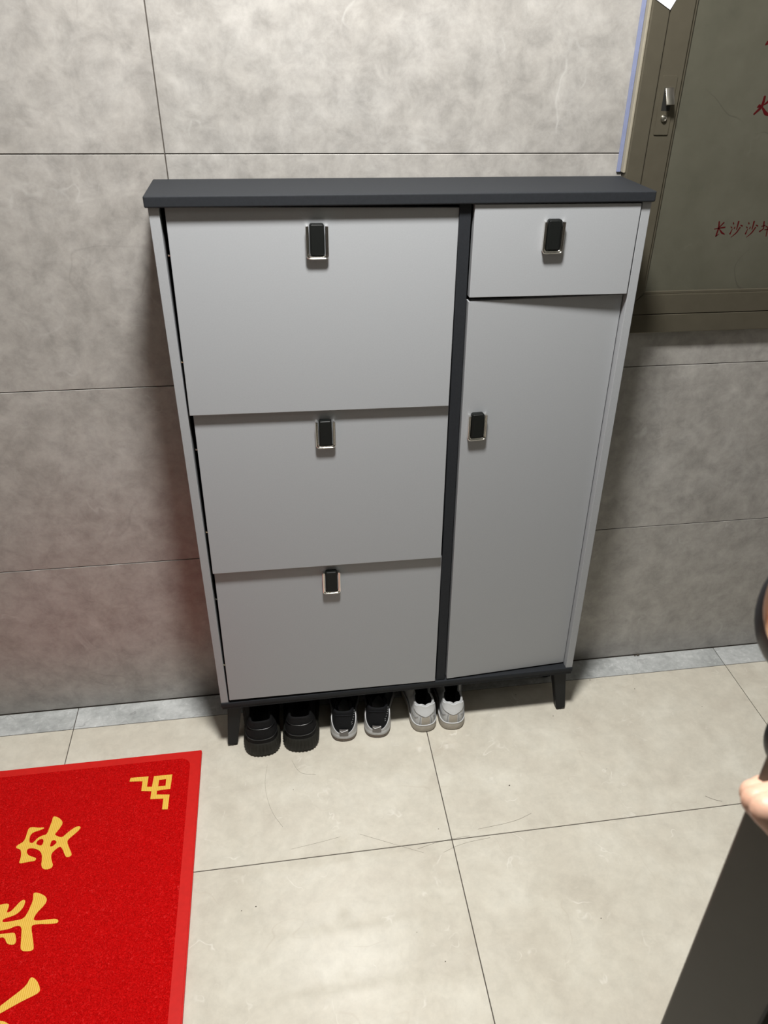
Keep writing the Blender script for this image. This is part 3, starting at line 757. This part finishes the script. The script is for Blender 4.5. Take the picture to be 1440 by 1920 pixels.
# ------------------------------------------------------------------ a person's closed hand reaching in from the right
K = Vector((.6361, -1.156, .9834))+Vector((.9875, -.1561, .0211))*.005+Vector((.0692, .5503, .8321))*-.0105; ER = Vector((.9875, -.1561, .0211)); EU = Vector((.0692, .5503, .8321)); EF = Vector((.1416, .8203, -.5542))
def H(a, b, c): return K+(ER*a+EU*b+EF*c)*.01
def capsule(bm, a, b, ra, rb, n=16):
    t = b-a; L_ = t.length; pts = []; rr = []
    for k in range(7): th = R(-90+90*k/6); pts.append(a+t/L_*ra*math.sin(th)); rr.append(max(1e-4, ra*math.cos(th)))
    for k in range(1, 5): f = k/5; pts.append(a.lerp(b, f)); rr.append(ra+(rb-ra)*f)
    for k in range(7): th = R(90*k/6); pts.append(b+t/L_*rb*math.sin(th)); rr.append(max(1e-4, rb*math.cos(th)))
    tube(bm, pts, rr, n)
hbm = bmesh.new()
fing = [  # MCP, PIP, DIP, tip (cm: right, up, away from the camera), radii
 ((4.4, .75, .2), (0, 0, 0), (1.7, -1.85, .15), (3.6, -1.4, .3), (1.3, 1.15, 1.0, .85)),
 ((4.7, .65, 2.3), (.25, -.1, 2.1), (1.9, -2.1, 2.1), (3.8, -1.5, 2.0), (1.2, 1.08, .92, .82)),
 ((5.1, .55, 4.3), (.9, -.25, 4.1), (2.3, -2.1, 4.0), (4.1, -1.5, 3.8), (1.1, 1.0, .88, .8)),
 ((5.6, .35, 6.1), (2.2, -.4, 5.9), (3.2, -1.9, 5.7), (4.6, -1.4, 5.4), (1.0, .88, .78, .7))]
for a, b, c, d_, rr in fing:
    a, b, c, d_ = (H(*v) for v in (a, b, c, d_)); rr = [v*.01 for v in rr]
    capsule(hbm, a, b, rr[0], rr[1]); capsule(hbm, b, c, rr[1], rr[2]); capsule(hbm, c, d_, rr[2], rr[3])
for a, b, ra, rb in (((4.4, .55, .2), (11, .2, 1.6), 1.25, 1.7), ((4.7, .65, 2.3), (11, .2, 2.6), 1.3, 1.8), ((5.1, .5, 4.3), (11.2, .1, 3.4), 1.2, 1.7), ((5.6, .3, 6.1), (11.2, 0, 4.2), 1.15, 1.6),
                     ((5.4, -1.0, 1.2), (10.5, -1.0, 2.2), 1.3, 1.6), ((5.6, -1.0, 4.2), (10.5, -1.0, 3.6), 1.4, 1.5),
                     ((10.6, -.6, 1.4), (7.4, -2.2, -.4), 1.6, 1.25), ((7.4, -2.2, -.4), (4.6, -2.9, -.5), 1.2, 1.0), ((4.6, -2.9, -.5), (3.0, -3.2, .3), .98, .82),   # thumb
                     ((10.8, 0, 2.2), (17, -.4, 1.2), 2.5, 2.3), ((10.8, 0, 3.4), (17, -.4, 2.2), 2.2, 2.3), ((17, -.4, 1.8), (32, -2.5, -3), 2.7, 3.9)):
    capsule(hbm, H(*a), H(*b), ra*.01, rb*.01)
hand = link('person', hbm, M['skin'], smooth=True)
rm = hand.modifiers.new('skin', 'REMESH'); rm.mode = 'VOXEL'; rm.voxel_size = .0017; rm.use_smooth_shade = True
sm = hand.modifiers.new('soft', 'SMOOTH'); sm.factor = .5; sm.iterations = 6
dg = bpy.context.evaluated_depsgraph_get(); me2 = bpy.data.meshes.new_from_object(hand.evaluated_get(dg))
hand.modifiers.clear(); hand.data = me2
for p in me2.polygons: p.use_smooth = True
tag(hand, 'closed bare hand of a person reaching in before the dark door edge', 'person')
bm = bmesh.new()
pts = [H(21+k*2.2, -.95-k*.33, .3-k*.72) for k in range(10)]
tube(bm, pts, [.041, .043]+[.043+.0022*k for k in range(8)], 24)
auto_smooth(link('sleeve', bm, M['sleeve'], hand), 60)

# ------------------------------------------------------------------ crumbs and stray hairs on the floor
bm = bmesh.new()
for (x, y, r_) in ((.2312, -.5679, .0016), (.2049, -.5726, .001), (.8633, -.6829, .0012), (.561, -.72, .0012), (.773, -.3639, .0018), (.60, -.45, .001), (1.16, -.12, .0012), (.86, -.10, .0011), (1.30, -.20, .001), (1.0, -.35, .0009), (.52, -.66, .0009), (1.06, -.075, .0014), (1.2162, -.004, .0045), (1.208, -.004, .003), (.31, -.31, .0009), (.93, -.18, .0012)):
    bmesh.ops.create_icosphere(bm, subdivisions=1, radius=r_, matrix=Matrix.Translation((x, y, r_*.5)) @ Matrix.Diagonal((1, .7, .6, 1)))
def hair(pts, r_=.00018):
    r_ *= .6
    p = [Vector((a, b, .0004)) for a, b in pts]
    for _ in range(3):
        q = [p[0]]
        for a, b in zip(p, p[1:]): q += [a*.75+b*.25, a*.25+b*.75]
        p = q+[p[-1]]
    tube(bm, p, r_, 4)
hair([(.256, -.235), (.248, -.29), (.262, -.36), (.285, -.40)]); hair([(.31, -.23), (.325, -.27), (.36, -.275)])
hair([(.30, -.455), (.36, -.447), (.40, -.44)]); hair([(.55, -.49), (.60, -.478), (.66, -.475)], .00025); hair([(.60, -.505), (.64, -.49), (.70, -.485)], .0002)
hair([(.44, -.44), (.50, -.47), (.56, -.50)]); hair([(1.185, -.45), (1.20, -.462), (1.215, -.468)], .0005); hair([(.68, -.462), (.76, -.455), (.80, -.44)], .0003)
tag(link('floor_debris', bm, M['debris']), 'dark crumbs and stray hairs scattered over the beige floor tiles', 'debris', kind='stuff')
